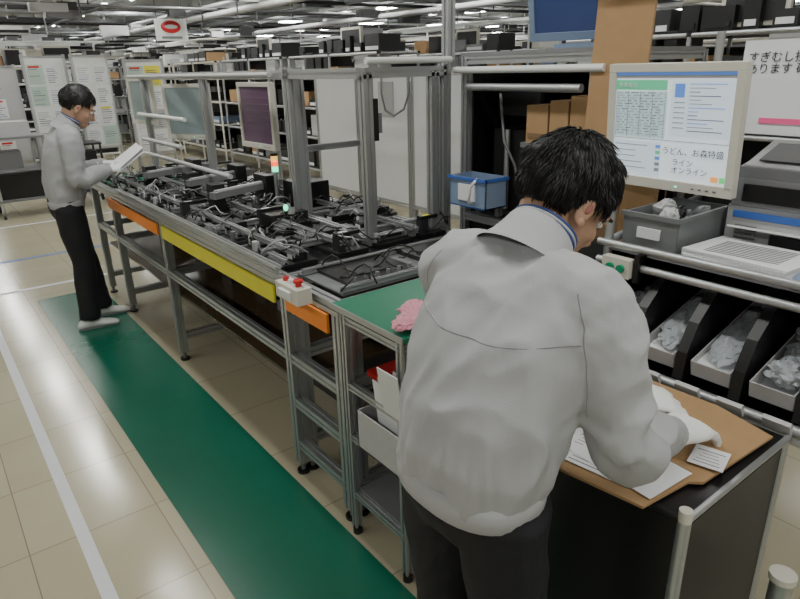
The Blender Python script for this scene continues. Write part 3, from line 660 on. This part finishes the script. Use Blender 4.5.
    for s in(-1,1):
        b.ell(T((.096,s*.012,-.038)),(.010,.009,.008),SKIN,hr,8,6); b.ell(T((.078,s*.03,.022)),(.018,.024,.009),SKIN,hr,10,8); b.ell(T((.055,s*.045,-.03)),(.026,.02,.022),SKIN,hr,10,8)
    b.ell(T((.087,0,-.066)),(.012,.024,.008),SKIN,hr,10,8)
    chain(b,[nk+ax*-.03,nk.lerp(T((-.02,0,-.04)),.5),T((-.022,0,-.03))],[.050,.054,.058],SKIN)
    remesh(b,.0045,SKIN,'head_and_neck',root,3)
    b=B('ears')
    for s in (-1,1):
        re=hr@RZ(s*20); c_=T((-.004,s*.078,-.008)); b.ell(c_,(.017,.007,.031),SKIN,re,14,10); b.ell(c_+re@V((.0,s*.005,.008)),(.012,.004,.018),SKIN,re,12,8); b.ell(c_+re@V((.002,s*.0065,.004)),(.007,.004,.012),LIP,re,12,8); b.ell(c_+re@V((.004,s*.003,-.025)),(.009,.006,.010),SKIN,re,10,8)
    b.obj(parent=root)
    b=B('facial_features')
    for s in (-1,1):
        b.ell(T((.080,s*.031,.003)),(.011,.014,.008),EYEW,hr,12,8); b.ell(T((.0885,s*.031,.002)),(.004,.006,.006),EYEB,hr,10,8)
        b.box(T((.092,s*.032,.024)),(.008,.034,.006),HAIR,hr@RX(-s*6)); b.box(T((.0875,s*.031,.0105)),(.010,.028,.003),SKIN,hr)
    b.ell(T((.097,0,-.064)),(.006,.021,.004),LIP,hr,12,8); b.ell(T((.095,0,-.071)),(.006,.017,.005),LIP,hr,12,8)
    b.obj(parent=root)
    # hair
    random.seed(seed); b=B('hair'); C0=V((-.014,0,.034)); RR=V((.104,.086,.099)); nu,nv=48,32
    def hairy(p,e=0):
        x,y,z=p; 
        if x>.055: return z>.070+e
        if x>.012: return z>.030+e
        if x>-.03: return z>-.012+e
        return z>-.080+e
    grid=[]
    for j in range(nv+1):
        ph=math.pi*j/nv; row=[]
        for i in range(nu):
            th=2*math.pi*i/nu; d=V((math.sin(ph)*math.cos(th),math.sin(ph)*math.sin(th),math.cos(ph)))
            k=1+.05*noise.noise(d*3+V((seed,0,0)))+.03*noise.noise(d*9)
            row.append(C0+V((d.x*RR.x*k,d.y*RR.y*k,d.z*RR.z*k)))
        grid.append(row)
    flat=[T(p) for r in grid for p in r]; fs=[]
    for j in range(nv):
        for i in range(nu):
            q=[grid[j][i],grid[j+1][i],grid[j+1][(i+1)%nu],grid[j][(i+1)%nu]]
            if all(hairy(p) for p in q): fs.append((j*nu+i,(j+1)*nu+i,(j+1)*nu+(i+1)%nu,j*nu+(i+1)%nu))
    b.add(flat,fs,HAIR,True)
    cnt=0
    while cnt<(7500 if detail==1 else 2600):
        d=V((random.gauss(0,1),random.gauss(0,1),random.gauss(0,1))).normalized(); p=C0+V((d.x*RR.x,d.y*RR.y,d.z*RR.z))*1.0
        if not hairy(p): continue
        nn=V((d.x/RR.x,d.y/RR.y,d.z/RR.z)).normalized()
        crown=V((-.05,0.01,.12)); away=(p-crown); away=(away-nn*away.dot(nn)); away=away.normalized() if away.length>1e-4 else V((1,0,0))
        cl=V((noise.noise(p*28),noise.noise(p*28+V((9,0,0))),noise.noise(p*28+V((0,9,0)))))
        jit=V((random.gauss(0,.12),random.gauss(0,.12),random.gauss(0,.10)))+cl*.6
        low=p.z<-.02 or (p.x>-.04 and p.z<.02)
        lift=.08 if (low or detail<1) else .20
        dr=(away*.95+nn*lift+jit).normalized(); L=random.uniform(.024,.044)*(.45 if low else 1)*(1 if detail==1 else .7)
        p0=p-nn*.002; p1=p0+dr*L*.5; p2=p0+(dr+away*.5-nn*.08+V((0,0,-.12))).normalized()*L
        w=random.uniform(.0012,.0023)
        b.tube([T(p0),T(p1),T(p2)],[w,w*.85,.0003],HAIR,4); cnt+=1
    b.obj(parent=root)
    root.matrix_world=M
    return root
NM=Matrix.Translation((.73,.75,0))
J=dict(pelvis=(.01,0,.88),kneeR=(.03,-.10,.47),kneeL=(.03,.10,.47),ankR=(-.02,-.11,.09),ankL=(.0,.11,.09),
 spine=[(.0,0,.875),(.03,0,.98),(.09,.005,1.11),(.150,.015,1.23),(.19,.025,1.29)],
 shR=(.150,-.150,1.20),elR=(.170,-.232,.965),wrR=(.390,-.200,.89),
 shL=(.125,.190,1.215),elL=(.28,.19,.98),wrL=(.46,-.03,.90),
 head=(.285,.035,1.36),hpitch=40,hyaw=-14,w=.96,d=.96)
w1=person('factory_worker',NM,J,3)
hand('gloved_hand_right',w1,(.402,-.199,.885),(.9,.10,-.24),(0.1,0.1,-1),1,(14,18,22,26),GLOVE,1.22,.9)
hand('gloved_hand_left',w1,(.470,-.040,.895),(.75,-.62,-.28),(0,.1,-1),-1,(20,24,26,30),GLOVE,1.18,.5)
FM=Matrix.Translation((.74,4.50,0))@Matrix.Rotation(math.radians(-6),4,'Z')
J=dict(pelvis=(-.02,0,.88),kneeR=(.0,-.09,.47),kneeL=(.03,.10,.47),ankR=(-.03,-.10,.09),ankL=(.08,.11,.09),
 spine=[(-.02,0,.87),(-.01,0,1.0),(.02,.0,1.14),(.06,.0,1.27),(.085,.0,1.335)],
 shR=(.06,-.165,1.25),elR=(.06,-.210,1.01),wrR=(.26,-.12,1.05),
 shL=(.06,.165,1.25),elL=(.07,.210,1.01),wrL=(.27,.10,1.06),
 head=(.155,0,1.435),hpitch=32,w=.92,d=.88)
w2=person('factory_worker',FM,J,8,.6)
hand('gloved_hand_right',w2,(.26,-.12,1.05),(.9,.35,.0),(0,.5,-.9),1,(30,35,35,40),GLOVE,1.0,.2,.004)
hand('gloved_hand_left',w2,(.27,.10,1.06),(.9,-.3,.05),(0,-.2,-1),-1,(25,30,30,35),GLOVE,1.0,.2,.004)
b=B('held_document'); b.box((.39,-.02,1.10),(.22,.26,.003),PAPER,RX(8)@RY(-34)); b.box((.40,-.02,1.11),(.20,.24,.004),PAPER,RY(-36)); b.obj(parent=w2)
# ------------------------------------------------------------------ camera
F=622; P=math.radians(20.5); Yw=math.radians(37.2); Rl=math.radians(1.5)
fw=V((math.sin(Yw)*math.cos(P),math.cos(Yw)*math.cos(P),-math.sin(P))); rt0=V((math.cos(Yw),-math.sin(Yw),0)); up0=rt0.cross(fw)
rt=rt0*math.cos(Rl)-up0*math.sin(Rl); up=up0*math.cos(Rl)+rt0*math.sin(Rl)
cam=bpy.data.cameras.new('camera'); cam.sensor_width=36; cam.lens=36*F/800; cam.clip_start=.05; cam.clip_end=100
co=bpy.data.objects.new('camera',cam); SC.collection.objects.link(co); m=Matrix((rt,up,-fw)).transposed().to_4x4(); m.translation=(0,0,1.62); co.matrix_world=m; SC.camera=co
w=bpy.data.worlds.new('world'); SC.world=w; w.use_nodes=True; w.node_tree.nodes['Background'].inputs[0].default_value=(.5,.5,.5,1); w.node_tree.nodes['Background'].inputs[1].default_value=.3
